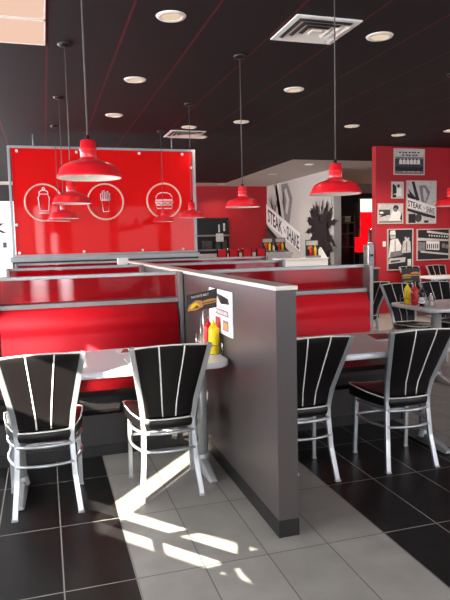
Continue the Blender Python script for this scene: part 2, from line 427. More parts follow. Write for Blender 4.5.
# ------------------------------------------------------------------ ceiling fixtures
def downlight(x, y, label):
    t = thing('downlight', label, 'ceiling light', (x, y, H), 0, 'recessed ceiling downlights')
    MB().lathe([(.075, -.004), (.082, -.012), (.11, -.010), (.118, 0)], 28).build('trim_ring', M['enamel_white'], t)
    MB().lathe([(.078, -.006), (.066, -.003), (.03, -.002)], 24, cap=True).build('lens', M['lamp_on'], t)
    return t
dls = [(1.03, 4.68, 'round downlight in dark ceiling, largest one left of the square vent'),
       (1.02, 6.51, 'second round downlight from front in the left ceiling row'),
       (1.0, 8.3, 'third round downlight from front in the left ceiling row'),
       (2.88, 4.72, 'round downlight right beside the large square vent'),
       (2.87, 6.55, 'round downlight behind the large square vent'),
       (2.85, 8.42, 'round downlight above the middle red pendant cord'),
       (2.57, 9.73, 'small round downlight just beyond the small square vent'),
       (2.19, 8.94, 'small round downlight left of the small square vent'),
       (4.66, 8.43, 'small round downlight above the mural area, left of photo wall'),
       (5.86, 9.0, 'small round downlight directly above the red photo wall'),
       (6.52, 8.5, 'small round downlight rightmost above the red photo wall'),
       (5.8, 14.7, 'far recessed downlight in pale ceiling near the mural corner'),
       (5.95, 12.75, 'nearer recessed downlight in pale ceiling before the mural'),
       (5.2, 17.35, 'farthest recessed downlight above the far red wall')]
for x, y, l in dls: downlight(x, y, l)

def vent(x, y, s, label):
    t = thing('ceiling_vent', label, 'vent', (x, y, H), 0, 'square ceiling air vents')
    f = MB(); h = s/2
    def sq(a, b, z0, z1, mb):
        for d in ((-a, a, -a, -b), (-a, a, b, a), (-a, -b, -b, b), (b, a, -b, b)): mb.box(d[0], d[1], d[2], d[3], z0, z1)
    sq(h, h-.045, -.012, 0, f); f.build('frame', M['white'], t)
    for i, q in enumerate((.78, .56, .34)):
        m2 = MB(); a = h*q; o = a-.055*s/.57
        lo = -.03; hi = -.004
        ring0 = [(-a, -a, lo), (a, -a, lo), (a, a, lo), (-a, a, lo)]; ring1 = [(-o, -o, hi), (o, -o, hi), (o, o, hi), (-o, o, hi)]
        m2.rings([ring0, ring1], 0, False, False); m2.build('louvre', M['enamel_white'], t)
    MB().box(-h*.16, h*.16, -h*.16, h*.16, -.03, -.01).build('centre_plate', M['enamel_white'], t)
    bx('backing', M['g3'], (-h+.04, h-.04, -h+.04, h-.04, -.003, -.001), t)
vent(2.255, 4.70, .57, 'large square white air vent in dark ceiling near front')
vent(2.25, 9.5, .57, 'small distant square air vent above the red sign')

def troffer(x0, x1, y0, y1, label):
    t = thing('ceiling_light_panel', label, 'ceiling light', ((x0+x1)/2, (y0+y1)/2, H), 0, 'cream ceiling light panels')
    w = (x1-x0)/2; d = (y1-y0)/2; f = MB()
    for q in ((-w, w, -d, -d+.012), (-w, w, d-.012, d), (-w, -w+.012, -d, d), (w-.012, w, -d, d)): f.box(*q, -.012, 0)
    f.build('frame', M['enamel_white'], t); bx('diffuser', M['troffer'], (-w+.012, w-.012, -d+.012, d-.012, -.008, -.001), t)
troffer(-1.1, .1, 4.97, 5.56, 'cream light panel at ceiling top left, farther one')
troffer(-1.1, .1, 4.36, 4.95, 'cream light panel at ceiling top left, nearer one')

# ------------------------------------------------------------------ pendants
def pendant():
    t = thing('pendant_lamp', '', 'pendant lamp', (0, 0, 0))
    sh = MB().lathe([(.168, .0), (.168, .012), (.160, .022), (.150, .05), (.132, .068), (.100, .082), (.066, .092), (.046, .100), (.042, .108)], 40)
    sh.build('shade', M['enamel'], t)
    MB().lathe([(.167, .001), (.158, .008), (.145, .045), (.126, .06), (.09, .074), (.04, .088), (.015, .09)], 40).build('shade_lining', M['enamel_white'], t)
    nk = MB().lathe([(.042, .104), (.041, .142), (.046, .145), (.046, .153), (.041, .156), (.040, .190), (.034, .198), (.012, .201)], 28)
    n = nk.build('neck', M['enamel'], t)
    MB().lathe([(.012, .2), (.01, .222), (.004, .226)], 12).build('cord_grip', M['black'], t)
    MB().lathe([(.0, .006), (.018, .01), (.028, .028), (.025, .05), (.016, .07), (.016, .085)], 18).build('bulb', M['enamel_white'], t)
    return t
def add_pendant(proto, x, y, z, label, first=False):
    t = proto if first else dup(proto, (x, y, z), 0)
    t.location = (x, y, z); t['label'] = label; t['group'] = 'red barn pendant lamps'
    MB().tube([(0, 0, .215), (0, 0, H-z)], .0045, 6).build('cord', M['cord'], t)
    MB().lathe([(.0, H-z-.025), (.05, H-z-.022), (.062, H-z-.006), (.062, H-z)], 20).build('ceiling_canopy', M['black'], t)
    return t
pend = pendant()
dl = [(.25, 3.27, 1.806, 'largest red barn pendant hanging front left over booth table'),
      (.259, 5.51, 1.825, 'second red pendant behind the front left one'),
      (.254, 7.43, 1.78, 'third red pendant in the left row, before the red sign'),
      (.235, 9.2, 1.822, 'farthest red pendant in the left row, close to the red sign'),
      (1.852, 3.57, 1.748, 'large red pendant right of centre before the mural'),
      (1.86, 5.5, 1.785, 'red pendant hanging before the plain far red wall'),
      (1.838, 7.48, 1.775, 'small red pendant at right edge of the red sign'),
      (1.834, 9.35, 1.80, 'tiny red pendant over the burger emblem of the red sign'),
      (4.31, 5.6, 1.79, 'red pendant cut by right edge of the view beside photo wall')]
keep = dup(pend, (0, 0, 0))
for i, (x, y, z, l) in enumerate(dl): add_pendant(keep, x, y, z, l)
for t in (keep, pend):
    for c in list(t.children): bpy.data.objects.remove(c)
    bpy.data.objects.remove(t)

# ------------------------------------------------------------------ red sign board
sb = thing('red_sign_board', 'large glossy red sign with cup, fries and burger emblems', 'sign', (1.02, 9.9, 1.30))
W = 1.49; TZ = 1.715
bx('panel', M['board_red'], (-W+.055, W-.05, -.01, .01, .03, TZ-.035), sb)
fr = MB()
for d in ((-W, -W+.035, 0, TZ), (W-.045, W, 0, TZ)): fr.box(d[0], d[1], -.03, .03, d[2], d[3])
fr.box(-W+.035, W-.045, -.03, .03, TZ-.035, TZ); fr.box(-W+.035, W-.045, -.03, .03, 0, .03)
fr.build('frame', M['grey_iron'], sb, .004)
for x, z in ((-W+.14, TZ-.08), (-.45, TZ-.08), (.55, TZ-.08), (W-.22, TZ-.08), (W-.075, TZ-.3), (-W+.1, .06), (-.4, .06), (.55, .06), (W-.25, .06), (-W+.08, .5)):
    MB().tube([(x, -.01, z), (x, -.03, z)], .022, 10).build('standoff', M['white'], sb)
for x in (-1.1, 1.1): MB().tube([(x, 0, TZ), (x, 0, H-1.30)], .01, 6).build('hanger_rod', M['grey_iron'], sb)
def ribbon(name, paths, mk, y=-.014, w=.014, cx=0, cz=0):
    mb = MB()
    for p, closed in paths:
        mb.tube([(cx+a, y, cz+b) for a, b in p], w/2, 6, closed=closed)
    return mb.build(name, M[mk], sb)
def circ(r, n=40): return [(r*math.cos(2*PI*i/n), r*math.sin(2*PI*i/n)) for i in range(n)]
for cx, cz, kind in ((.038-1.02, .845, 'cup'), (.996-1.02, .855, 'fries'), (1.96-1.02, .865, 'burger')):
    ribbon('emblem_ring', [(circ(.285), True)], 'emblem', w=.03, cx=cx, cz=cz)
    if kind == 'cup':
        ribbon('cup_emblem', [([(-.065, -.13), (.065, -.13), (.085, .07), (.06, .13), (-.06, .13), (-.085, .07)], True),
                ([(-.075, -.165), (.075, -.165)], False), ([(-.07, .135), (-.06, .17), (-.03, .19), (.03, .19), (.06, .17), (.07, .135)], False), ([(x, z+.215) for x, z in circ(.018, 10)], True)], 'emblem_white', cx=cx, cz=cz, w=.016)
    elif kind == 'fries':
        P = [([(-.062, .02), (.062, .02), (.045, -.16), (-.04, -.16)], True), ([(-.075, .02), (.075, .02), (.07, .035), (-.07, .035)], True)]
        for a, hh in ((-.06, .13), (-.03, .17), (0, .14), (.03, .16), (.058, .13)):
            P.append(([(a-.013, .035), (a-.016, hh), (a+.012, hh+.01), (a+.013, .035)], False))
        ribbon('fries_emblem', P, 'emblem_white', cx=cx, cz=cz, w=.014)
    else:
        top = [(-.14, .02), (-.135, .07), (-.1, .115), (-.05, .135), (.05, .135), (.1, .115), (.135, .07), (.14, .02)]
        P = [(top, True), ([(-.15, .0), (.15, .0), (.155, -.03), (-.155, -.03)], True),
             ([(-.14, -.045), (-.09, -.065), (-.04, -.045), (.01, -.07), (.06, -.045), (.1, -.065), (.14, -.045)], False),
             ([(-.14, -.075), (.14, -.075), (.12, -.125), (-.12, -.125)], True)]
        ribbon('burger_emblem', P, 'emblem_white', cx=cx, cz=cz, w=.016)
hw = thing('low_service_wall', 'low grey wall with cap standing below the red sign', 'half wall', (1.02, 9.93, 0))
bx('body', M['laminate_dark'], (-1.5, 1.5, -.06, .06, 0, 1.22), hw); bx('cap', M['grey_iron'], (-1.53, 1.52, -.09, .09, 1.22, 1.295), hw, .006)

# ------------------------------------------------------------------ room divider
dv = thing('room_divider', 'long grey laminate half wall dividing the two booth rows', 'half wall', (1.087, 2.6, 0))
bx('body', M['laminate'], (-.052, .052, .004, 5.85, .085, 1.218), dv)
bx('baseboard', M['blackbase'], (-.054, .054, .0, 5.85, 0, .086), dv)
bx('cap', M['cap'], (-.058, .058, -.006, 5.86, 1.218, 1.24), dv, .003)
nb = thing('divider_end_box', 'small white box standing for sunlit far end of the grey divider', 'box', (.966, 7.75, 1.17))  # white box stands in for the lit end piece of the divider
bx('case', M['white'], (-.065, .064, -.05, .05, 0, .105), nb, .004); bx('lid', M['paper'], (-.068, .0645, -.053, .053, .105, .112), nb, .002)
bx('bracket', M['grey_iron'], (.02, .064, -.02, .02, -.03, 0), nb)

# ------------------------------------------------------------------ booth benches
def bench(x0, x1, label, loc, proto=None):
    """local frame: glass partition plane at y=0, seat towards -y"""
    t = thing('booth_bench', label, 'booth', loc, 0, 'red and black booth benches with red glass screens')
    bx('base', M['laminate_dark'], (x0+.01, x1-.01, -.58, -.03, .0, .30), t)
    bx('kick_plate', M['blackbase'], (x0+.012, x1-.012, -.588, -.575, 0, .075), t)
    # seat: rounded black cushion profile
    pr = [(-.12, .30), (-.62, .30), (-.655, .315), (-.67, .35), (-.672, .41), (-.655, .45), (-.62, .468), (-.4, .472), (-.12, .46)]
    MB().prism(pr, lambda a, b, d: (d, a, b), x0+.02, x1-.02).build('seat', M['black_vinyl'], t, .012)
    # backrest: two horizontal rolls
    bk = [(-.05, .44), (-.14, .44)]
    for i in range(9):
        q = i/8; bk.append((-.135-.034*math.sin(PI*q), .45+.335*q))
    for i in range(1, 10):
        q = i/9; bk.append((-.13+.045*q-.042*math.sin(PI*q), .785+.205*q))
    bk.append((-.05, .992))
    MB().prism(bk, lambda a, b, d: (d, a, b), x0+.05, x1-.05, smooth=True).build('backrest', M['red_vinyl'], t)
    bx('back_panel', M['laminate_dark'], (x0+.035, x1-.035, -.05, .03, .0, .985), t)
    bx('lower_rail', M['alu_dark'], (x0+.03, x1-.03, -.085, .03, .992, 1.03), t, .004)
    bx('top_rail', M['grey_iron'], (x0+.03, x1-.03, -.025, .025, 1.205, 1.232), t, .004)
    bx('glass_screen', M['glass_red'], (x0+.03, x1-.03, -.005, .005, 1.03, 1.205), t)
    for a, b in ((x0, x0+.035), (x1-.035, x1)):
        bx('post', M['alu_dark'], (a, b, -.125, .032, 0, 1.232), t, .004)
    for a, b in ((x0, x0+.02), (x1-.02, x1)):
        bx('end_panel', M['laminate_dark'], (a, b, -.6, -.125, 0, .44), t)
    return t
benches = [(-.38, 1.029, 4.665, 0, 'nearest left booth bench with bright red padded back'),
           (-.38, 1.029, 6.57, 0, 'left booth bench second row, only its red glass screen showing'),
           (-.38, 1.029, 8.45, 0, 'left booth bench farthest row in front of red sign'),
           (1.146, 2.715, 4.665, 0, 'nearest right booth bench with dark red glass and padded back'),
           (1.146, 2.69, 6.57, 0, 'right booth bench second row behind divider'),
           (1.146, 3.2, 8.45, 0, 'right booth bench farthest row before the red stools')]
for x0, x1, y, z, l in benches: bench(x0-(x0+x1)/2, x1-(x0+x1)/2, l, ((x0+x1)/2, y, 0))

# ------------------------------------------------------------------ tables
def rrect(x0, x1, y0, y1, r, n=7):
    out = []
    for cx, cy, a0 in ((x1-r, y0+r, -PI/2), (x1-r, y1-r, 0), (x0+r, y1-r, PI/2), (x0+r, y0+r, PI)):
        for i in range(n): a = a0+PI/2*i/(n-1); out.append((cx+r*math.cos(a), cy+r*math.sin(a)))
    return out
def table(x0, x1, y0, y1, label, peds, group='pale laminate dining tables', r=.1, off=0, pr=.038):
    cx, cy = (x0+x1)/2, (y0+y1)/2
    t = thing('dining_table', label, 'table', (cx, cy, 0), 0, group)
    f = lambda a, b, d: (a-cx, b-cy, d)
    MB().prism(rrect(x0, x1, y0, y1, r), f, .722, .758).build('tabletop', M['tabletop'], t, .003)
    MB().prism(rrect(x0-.002, x1+.002, y0-.002, y1+.002, r), f, .724, .7555, smooth=True).build('edge_band', M['table_edge'], t)
    for px in peds:
        px -= cx
        b = MB().tube([(px, off, .05), (px, off, .70)], pr, 18)
        b.build('column', M['grey_iron'], t)
        MB().box(px-.05, px+.05, off-.26, off+.26, .70, .722).build('top_plate', M['black'], t)
        ft = MB()
        for sg in (-1, 1):
            ft.rings([[(px+a*w, off+sg*y, z+b*h) for a, b in ((-1, 0), (1, 0), (.7, 1), (-.7, 1))] for y, w, h, z in ((0, .04, .075, .006), (.12, .034, .055, .006), (.24, .028, .03, .004), (.275, .024, .02, .004))])
        ft.tube([(px, off, .045), (px, off, .1)], [pr+.014, pr+.004], 18)
        ft.build('foot', M['grey_iron'], t, .004)
        for sg in (-1, 1): MB().tube([(px, off+sg*.255, 0), (px, off+sg*.255, .008)], .014, 10).build('glide', M['black'], t)
    return t
table(-.38, 1.018, 3.27, 3.985, 'pale booth table left of the grey divider', (-.2, .915))
table(1.155, 2.75, 3.17, 3.92, 'pale booth table right of the grey divider', (1.42, 2.53))
table(3.55, 5.0, 4.86, 5.64, 'pale table with sauce bottles before the photo wall', (3.76, 4.7), off=-.16, pr=.05)
table(6.45, 7.9, 8.75, 9.4, 'distant pale table beneath the framed photographs', (6.7, 7.6))

# ------------------------------------------------------------------ dining chairs
def chair():
    """origin on the floor between the rear feet, sitter faces +y"""
    t = thing('dining_chair', '', 'chair', (0, 0, 0))
    def hw(z):   # half width of the rear posts
        pts = [(0, .172), (.2, .152), (.42, .142), (.55, .154), (.905, .214)]
        for (z0, a), (z1, b) in zip(pts, pts[1:]):
            if z <= z1: return a+(b-a)*(z-z0)/(z1-z0)
        return .214
    def yb(z):
        pts = [(0, -.0), (.2, .045), (.42, .07), (.55, .05), (.905, -.11)]
        for (z0, a), (z1, b) in zip(pts, pts[1:]):
            if z <= z1: return a+(b-a)*(z-z0)/(z1-z0)
        return -.11
    zs = [0.006, .1, .2, .3, .38, .44, .5, .58, .68, .78, .905]
    for s in (-1, 1):
        l = MB().tube([(s*hw(z), yb(z), z) for z in zs], 0, rect=(.030, .024), side=(0, 1, 0)).build('rear_leg', M['alu'], t, .004)
        bx('foot_cap', M['grey_iron'], (s*.172-.017, s*.172+.017, -.014, .014, 0, .01), l)
        fl = MB().tube([(s*.195, .395, .006), (s*.193, .385, .2), (s*.19, .375, .41)], 0, rect=(.026, .022), side=(0, 1, 0)).build('front_leg', M['alu'], t, .004)
        bx('foot_cap', M['grey_iron'], (s*.195-.015, s*.195+.015, .382, .408, 0, .01), fl)
    # fan shaped backrest, slightly dished
    rows = [.475, .5, .56, .64, .72, .8, .87, .896]; cols = 10; bk = MB(); rg = []
    def bp(u, z, off): return (u*(hw(z)-.014), yb(z)+.012*(1-u*u)*0+.03*(1-u*u)*-(0.6)+off, z+.012*(1-u*u)*(1 if z > .88 else 0))
    for z in rows:
        fr = [bp(-1+2*i/cols, z, -.014) for i in range(cols+1)]; bkk = [bp(1-2*i/cols, z, .016) for i in range(cols+1)]
        rg.append(fr+bkk)
    bk.rings(rg, 0, True, True)
    b = bk.build('backrest', M['black_vinyl'], t, .006)
    for s in (-1, 1):
        for off in (-.016, .018):
            MB().tube([bp(s*(.28+.07*(z-.475)/.4), z, off) for z in rows], .0042, 6).build('piping', M['piping'], b)
    MB().tube([(u*.198, bp(u, .896, -.006)[1]-.004, .899+.012*(1-u*u)) for u in [-1+i/5 for i in range(11)]], .0045, 6).build('top_piping', M['piping'], b)
    # seat cushion
    def outline(g):
        pts = []
        for i in range(9): a = PI+PI*i/8; pts.append(((.152+g)*math.cos(a), .07+(.035+g)*math.sin(a)))
        for x, y in ((.172, .12), (.2, .22), (.218, .34), (.222, .42), (.205, .45), (.16, .462), (.08, .468), (0, .47), (-.08, .468), (-.16, .462), (-.205, .45), (-.222, .42), (-.218, .34), (-.2, .22), (-.172, .12)):
            pts.append((x*(1+g*4), y+(g if y > .4 else 0)))
        return pts
    def lift(x, y): return .022*(abs(x)/.22)**2*max(0, min(1, (y-.05)/.35))
    rg = []
    for g, z in ((-.012, .4), (0, .408), (.002, .43), (0, .452), (-.012, .462), (-.06, .468)):
        rg.append([(x, y, z+(lift(x, y) if z > .42 else 0)) for x, y in outline(g)])
    st = MB().rings(rg).build('seat', M['black_vinyl'], t)
    MB().tube([(x, y, .457+lift(x, y)) for x, y in outline(.001)], .0045, 6, closed=True).build('seat_piping', M['piping'], st)
    # seat ring and lower ring of round bar
    def ring(z, bulge, r, nm):
        pts = []
        w0 = hw(z)-.004; y0 = yb(z)-.008
        for i in range(9): a = -1+2*i/8; pts.append((a*w0, y0-bulge*(1-a*a), z))
        side = []
        for i in range(1, 9): q = i/9; side.append((w0+(.19-w0)*q+.03*math.sin(PI*q), y0+(.38-y0)*q, z))
        front = [(.19*(1-2*i/6), .385+.012*math.sin(PI*i/6), z) for i in range(7)]
        pts += side+front+[(-x, y, zz) for x, y, zz in side[::-1]]
        MB().tube(pts, r, 8, closed=True).build(nm, M['alu'], t)
    ring(.378, .03, .010, 'seat_ring'); ring(.275, .03, .009, 'stretcher_ring')
    return t
ch = chair()
G = 'black vinyl chairs with silver frames'
def place(x, y, rz, label, first=False):
    if first:
        ch.location = (x, y, 0); ch.rotation_euler = (0, 0, rz); ch['label'] = label; ch['group'] = G; return ch
    return dup(ch, (x, y, 0), rz, label, G)
place(-.048, 3.235, .0, 'black striped chair at far left, standing on black tiles', True)
place(.633, 3.225, -.03, 'black striped chair in sun patch beside the divider')
place(1.455, 3.135, -.02, 'black striped chair half hidden behind the divider end')
place(2.147, 3.125, -.03, 'black striped chair whole in view right of the divider')
place(4.05, 6.14, PI, 'chair with blue sheen behind the sauce bottle table, nearer the booth')
place(4.6, 6.16, PI, 'chair with blue sheen behind the sauce bottle table, near right edge')
place(3.98, 6.75, .02, 'black chair seen from behind just past the right booth post')
place(6.75, 9.88, PI, 'distant chair under the framed chefs photograph')
place(7.35, 9.88, PI, 'distant chair under the framed diner photograph')

# ------------------------------------------------------------------ condiments, menus
def bottle(name, mk, cap, h, r, label, loc, group=None, band=None):
    t = thing(name, label, 'bottle', loc, 0, group)
    s = h/.19
    MB().lathe([(0, 0), (r*.95, 0), (r, .006*s), (r, .128*s), (r*.95, .14*s), (r*.7, .152*s), (r*.5, .156*s)], 20, cap=True).build('body', M[mk], t)
    MB().lathe([(r*.55, .154*s), (r*.55, .163*s), (r*.3, .168*s), (r*.12, .188*s), (r*.03, .19*s)], 14).build('nozzle', M[cap], t)
    if band: MB().lathe([(r*1.04, .03*s), (r*1.04, .09*s)], 20).build('label', M[band], t)
    return t
bottle('mustard_bottle', 'yellow', 'yellow', .215, .034, 'yellow mustard bottle beside the wall menu on left table', (.985, 3.53, .760))
bottle('ketchup_bottle', 'ketchup', 'ketchup', .215, .03, 'red ketchup bottle behind yellow one on left table', (.98, 3.635, .760), band=None)
bottle('sauce_bottle', 'brown', 'black', .15, .022, 'dark sauce bottle tucked behind mustard on left table', (1.0, 3.71, .760), band='pic_red')
bottle('mustard_bottle', 'yellow', 'yellow', .22, .032, 'yellow mustard bottle on the table before photo wall', (3.645, 5.420, .760))
bottle('ketchup_bottle', 'ketchup', 'ketchup', .215, .034, 'red ketchup bottle on the table before photo wall', (3.645, 5.290, .760), band=None)
bottle('sauce_bottle', 'brown', 'black', .2, .028, 'dark sauce bottle with white label on far table', (3.630, 5.140, .760), band='paper')
bottle('shaker', 'g1', 'chrome', .13, .022, 'pale salt shaker beside white labelled sauce bottle', (3.745, 5.160, .760))

def caddy(loc, label, w=.14, d=.1, rz=0):
    t = thing('condiment_caddy', label, 'caddy', loc, rz, 'wire condiment caddies'); m = MB()
    for z in (.006, .06):
        m.tube([(-w/2, -d/2, z), (w/2, -d/2, z), (w/2, d/2, z), (-w/2, d/2, z)], .003, 6, closed=True)
    for x in (-w/2, w/2):
        for y in (-d/2, d/2): m.tube([(x, y, 0), (x, y, .1)], .003, 6)
    m.build('wire_rack', M['chrome'], t)
    MB().tube([(-w/2, 0, .006), (-w/2, 0, .22), (w/2, 0, .22), (w/2, 0, .006)], .003, 6).build('handle', M['chrome'], t)
    return t
caddy((.974, 3.61, .760), 'chrome wire caddy holding bottles beside divider', .10, .26)
caddy((3.655, 5.260, .760), 'chrome wire caddy with bottles on far table', .13, .42)

def burger(cx, cy, s):
    return [('bun', ell(cx, cy+.3*s, s, .42*s)), ('lettuce', rect(cx-s, cy, cx+s, cy+.14*s)), ('meat', rect(cx-.97*s, cy-.18*s, cx+.97*s, cy+.04*s)), ('bun', rect(cx-.9*s, cy-.42*s, cx+.9*s, cy-.18*s))]
# dark promotional card standing in the caddy
pc = thing('menu_card', 'dark tent card with burger photo above the sauce bottles', 'menu card', (.918, 3.58, .760), 0)
stem = MB().tube([(0, -.06, .0), (0, -.06, .36)], .004, 6); stem.build('card_stem', M['chrome'], pc)
def pcf(a, b, d):
    y = -.07-d; return (-.105+a*.19, y-.0+a*-.0, .275+.10*b+a*.03)
cb = MB().prism([(-.02, -.05), (1.0, -.12), (1.03, 1.05), (0, 1.0)], pcf, -.004, .0).build('card', M['card_black'], pc)
art('print', pc, lambda a, b, d: pcf(a, b, d+.001), [('g1', 'TEXT', 'FAVORITE MELT', [(.16, .74), (.74, .74), (.74, .88), (.16, .88)]),
    ('bun', [(.02, .02), (.08, .35), (.3, .58), (.5, .5), (.55, .12), (.3, -.03)]), ('yellow', [(.1, .12), (.18, .4), (.32, .44), (.44, .2)]), ('meat', [(.2, .1), (.34, .3), (.42, .1)])] + burger(.76, .32, .25), M, .0006)
# white menu sheet fixed to the divider face
wm = thing('menu_sheet', 'white menu sheet with photos hung on the divider face', 'menu', (1.033, 3.52, .89))
sx = 1.0
wfn = lambda a, b, d: (-.006-d, .25-a*.5, b*.27)
bx('sheet', M['paper'], (-.006, .0, -.25, .25, 0, .27), wm)
art('print', wm, lambda a, b, d: wfn(a, b, d+.0006), [('card_black', [(.3, .92), (.55, .68), (.9, .72), (.86, .84)]), ('pic_grey', rect(.3, .42, .86, .56)), ('g1', rect(.3, .6, .86, .63)),
    ('pic_red', rect(.3, .1, .52, .36)), ('g2', rect(.62, .1, .86, .34)), ('bun', rect(.66, .14, .82, .28)), ('paper', 'TEXT', 'STEAKBURGERS', [(.34, .46), (.82, .46), (.82, .53), (.34, .53)])], M, .0006)

def placemat(x, y, rz, w, d, label, tri=True):
    t = thing('menu_leaflet', label, 'menu', (x, y, .7585), rz, 'folded menus lying on the tables')
    bx('leaflet', M['paper'], (-w/2, w/2, -d/2, d/2, 0, .003), t)
    art('print', t, lambda a, b, dd: ((a-.5)*w, (b-.5)*d, .0034+dd), [('pic_red', [(.08, .1), (.92, .1), (.92, .9), (.3, .9)]), ('meat', [(.3, .25), (.8, .25), (.8, .6), (.45, .6)])], M, .0004)
placemat(.50, 3.86, 0, .15, .16, 'menu leaflet at back edge of left table')
placemat(.505, 3.50, 0, .14, .22, 'menu leaflet near chair on left table')
placemat(2.26, 3.68, 0, .24, .28, 'menu leaflet on table right of divider')
placemat(4.25, 5.12, 0, .5, .3, 'large menu leaflet on table before photo wall')
# burger menu card on the far table
fm = thing('menu_card', 'dark menu card with two burgers on far sauce table', 'menu card', (3.745, 5.510, .760))
bx('card', M['card_black'], (-.11, .11, .0, .008, .22, .37), fm); MB().tube([(0, .004, 0), (0, .004, .23)], .004, 6).build('card_stem', M['chrome'], fm)
art('print', fm, lambda a, b, d: ((a-.5)*.22, -.001-d, .22+b*.15), burger(.27, .4, .26)+burger(.74, .55, .26)+[('lettuce', rect(.1, .04, .6, .12))], M, .0006)

# ------------------------------------------------------------------ counters and stools beyond the booths
ct = thing('order_counter', 'white order counter block before the mural', 'counter', (4.83, 10.6, 0))
bx('cabinet', M['white'], (-.5, .45, -.1, .4, 0, 1.09), ct, .004); bx('countertop', M['paper'], (-.51, .46, -.12, .42, 1.09, 1.115), ct, .003)
bx('end_cladding', M['black'], (-.64, -.5, -.1, .4, 0, 1.06), ct)
bc = thing('bar_counter', 'long white topped bar counter behind the red stools', 'counter', (4.2, 13.0, 0))
bx('cabinet', M['white'], (-1.3, 1.3, -.2, .3, 0, 1.14), bc); bx('countertop', M['white'], (-1.32, 1.32, -.25, .33, 1.14, 1.2), bc)
def stool(x, y, label, rz=0):
    t = thing('bar_stool', label, 'stool', (x, y, 0), rz, 'red backed bar stools')
    MB().lathe([(.12, 0), (.12, .015), (.05, .04), (.03, .06), (.03, .66)], 20, cap=True).build('pedestal', M['chrome'], t)
    MB().lathe([(0, .66), (.108, .66), (.114, .69), (.108, .73), (0, .745)], 24).build('seat', M['red_vinyl'], t)
    MB().prism([(-.085, .8), (.085, .8), (.085, 1.3), (-.085, 1.3)], lambda a, b, d: (a, d, b), -.21, -.17).build('backrest', M['red_vinyl'], t, .01)
    f = MB()
    for s in (-1, 1): f.tube([(s*.09, -.07, .70), (s*.1, -.19, .8), (s*.1, -.19, 1.31)], .018, 8)
    f.build('back_frame', M['chrome'], t); return t
for x, l in ((3.58, 'red bar stool at left end of the row by the sign'), (3.84, 'red bar stool second from left end of the row'), (4.14, 'red bar stool third from left end of the row'), (4.45, 'red bar stool nearest the white order counter')): stool(x, 12.2, l)
def counter_caddy(x, y, z, label, s=1.0):
    t = thing('condiment_caddy', label, 'caddy', (x, y, z), 0, 'counter caddies of sauces and menus')
    bx('menu_board', M['card_black'], (-.13*s, .13*s, .05, .065, 0, .33*s), t)
    bx('tray', M['g2'], (-.13*s, .13*s, -.06, .05, 0, .04), t)
    art('print', t, lambda a, b, d: ((a-.5)*.26*s, .049-d, b*.33*s), [('g1', rect(.05, .7, .95, .95)), ('bun', ell(.35, .55, .2, .12)), ('meat', ell(.68, .5, .2, .12))], M, .001)
    m = MB().lathe([(0, .04), (.028, .04), (.028, .18), (.012, .21), (.004, .25)], 12, c=(.03*s, -.02, 0)); m.build('mustard_bottle', M['yellow'], t)
    m = MB().lathe([(0, .04), (.028, .04), (.028, .16), (.012, .19), (.004, .22)], 12, c=(-.05*s, -.02, 0)); m.build('ketchup_bottle', M['ketchup'], t)
    return t
counter_caddy(5.0, 13.0, 1.2, 'caddy of sauces on bar counter, left of the pair')
counter_caddy(5.32, 13.0, 1.2, 'caddy of sauces on bar counter, right of the pair')
counter_caddy(5.02, 10.62, 1.115, 'caddy of sauces and menu on white order counter', 1.05)
nap = thing('napkin_stack', 'white folded napkin peak beside counter caddy', 'napkin', (5.24, 10.75, 1.115))
MB().rings([[(-.1, -.08, 0), (.1, -.08, 0), (.1, .08, 0), (-.1, .08, 0)], [(-.012, -.01, .2), (.012, -.01, .2), (.012, .01, .2), (-.012, .01, .2)]], smooth=False).build('napkin', M['paper'], nap)
cd = thing('side_counter', 'dark back counter left of the photo wall', 'counter', (5.58, 9.82, 0))
bx('cabinet', M['dark_wall'], (-.3, .28, -.2, .22, 0, .9), cd); bx('countertop', M['g2'], (-.32, .30, -.22, .24, .9, .93), cd)
dp = thing('drink_dispenser', 'shiny chrome drink dispenser at edge of photo wall', 'dispenser', (5.79, 9.85, .93))
bx('body', M['steel'], (-.065, .065, -.09, .09, 0, .42), dp, .015); MB().lathe([(.05, .42), (.05, .46), (.035, .5), (.035, .7), (.02, .72)], 16, c=(.03, 0, 0), cap=True).build('top_canister', M['chrome'], dp)
bx('spout', M['black'], (-.02, .02, -.13, -.09, .2, .24), dp)
tr = thing('serving_tray', 'black tray on dark back counter', 'tray', (5.45, 9.82, .93))
MB().box(-.16, .16, -.12, .12, 0, .012).box(-.16, .16, -.12, -.11, .012, .05).box(-.16, .16, .11, .12, .012, .05).build('tray_body', M['black'], tr, .003)
bx('liner', M['g1'], (-.15, .15, -.1, .1, .012, .016), tr)

# ------------------------------------------------------------------ framed photographs
def person(cx, base, h, coat='g0', head='g2', w=.09, legs=True):
    o = []
    o.append((coat, [(cx-w, base+.35*h), (cx+w, base+.35*h), (cx+w*.9, base+.8*h), (cx+w*.4, base+.86*h), (cx-w*.4, base+.86*h), (cx-w*.9, base+.8*h)]))
    if legs: o.append(('g3', rect(cx-w*.7, base, cx+w*.7, base+.36*h)))
    o.append((head, ell(cx, base+.93*h, w*.45, .08*h, 10)))
    return o
def photo(x0, x1, z0, z1, label, layers):
    t = thing('framed_photo', label, 'picture', ((x0+x1)/2, 10.12, (z0+z1)/2), 0, 'framed black and white photographs')
    w, h = (x1-x0)/2, (z1-z0)/2; b = .018; f = MB()
    for d in ((-w, w, -h, -h+b), (-w, w, h-b, h), (-w, -w+b, -h+b, h-b), (w-b, w, -h+b, h-b)): f.box(d[0], d[1], -.028, -.0, d[2], d[3])
    f.build('frame', M['frame'], t)
    art('print', t, lambda u, v, d: (-w+b+u*(2*w-2*b), -.008-d, -h+b+v*(2*h-2*b)), [('g3', rect(0, 0, 1, 1))]+layers, M, .0008)
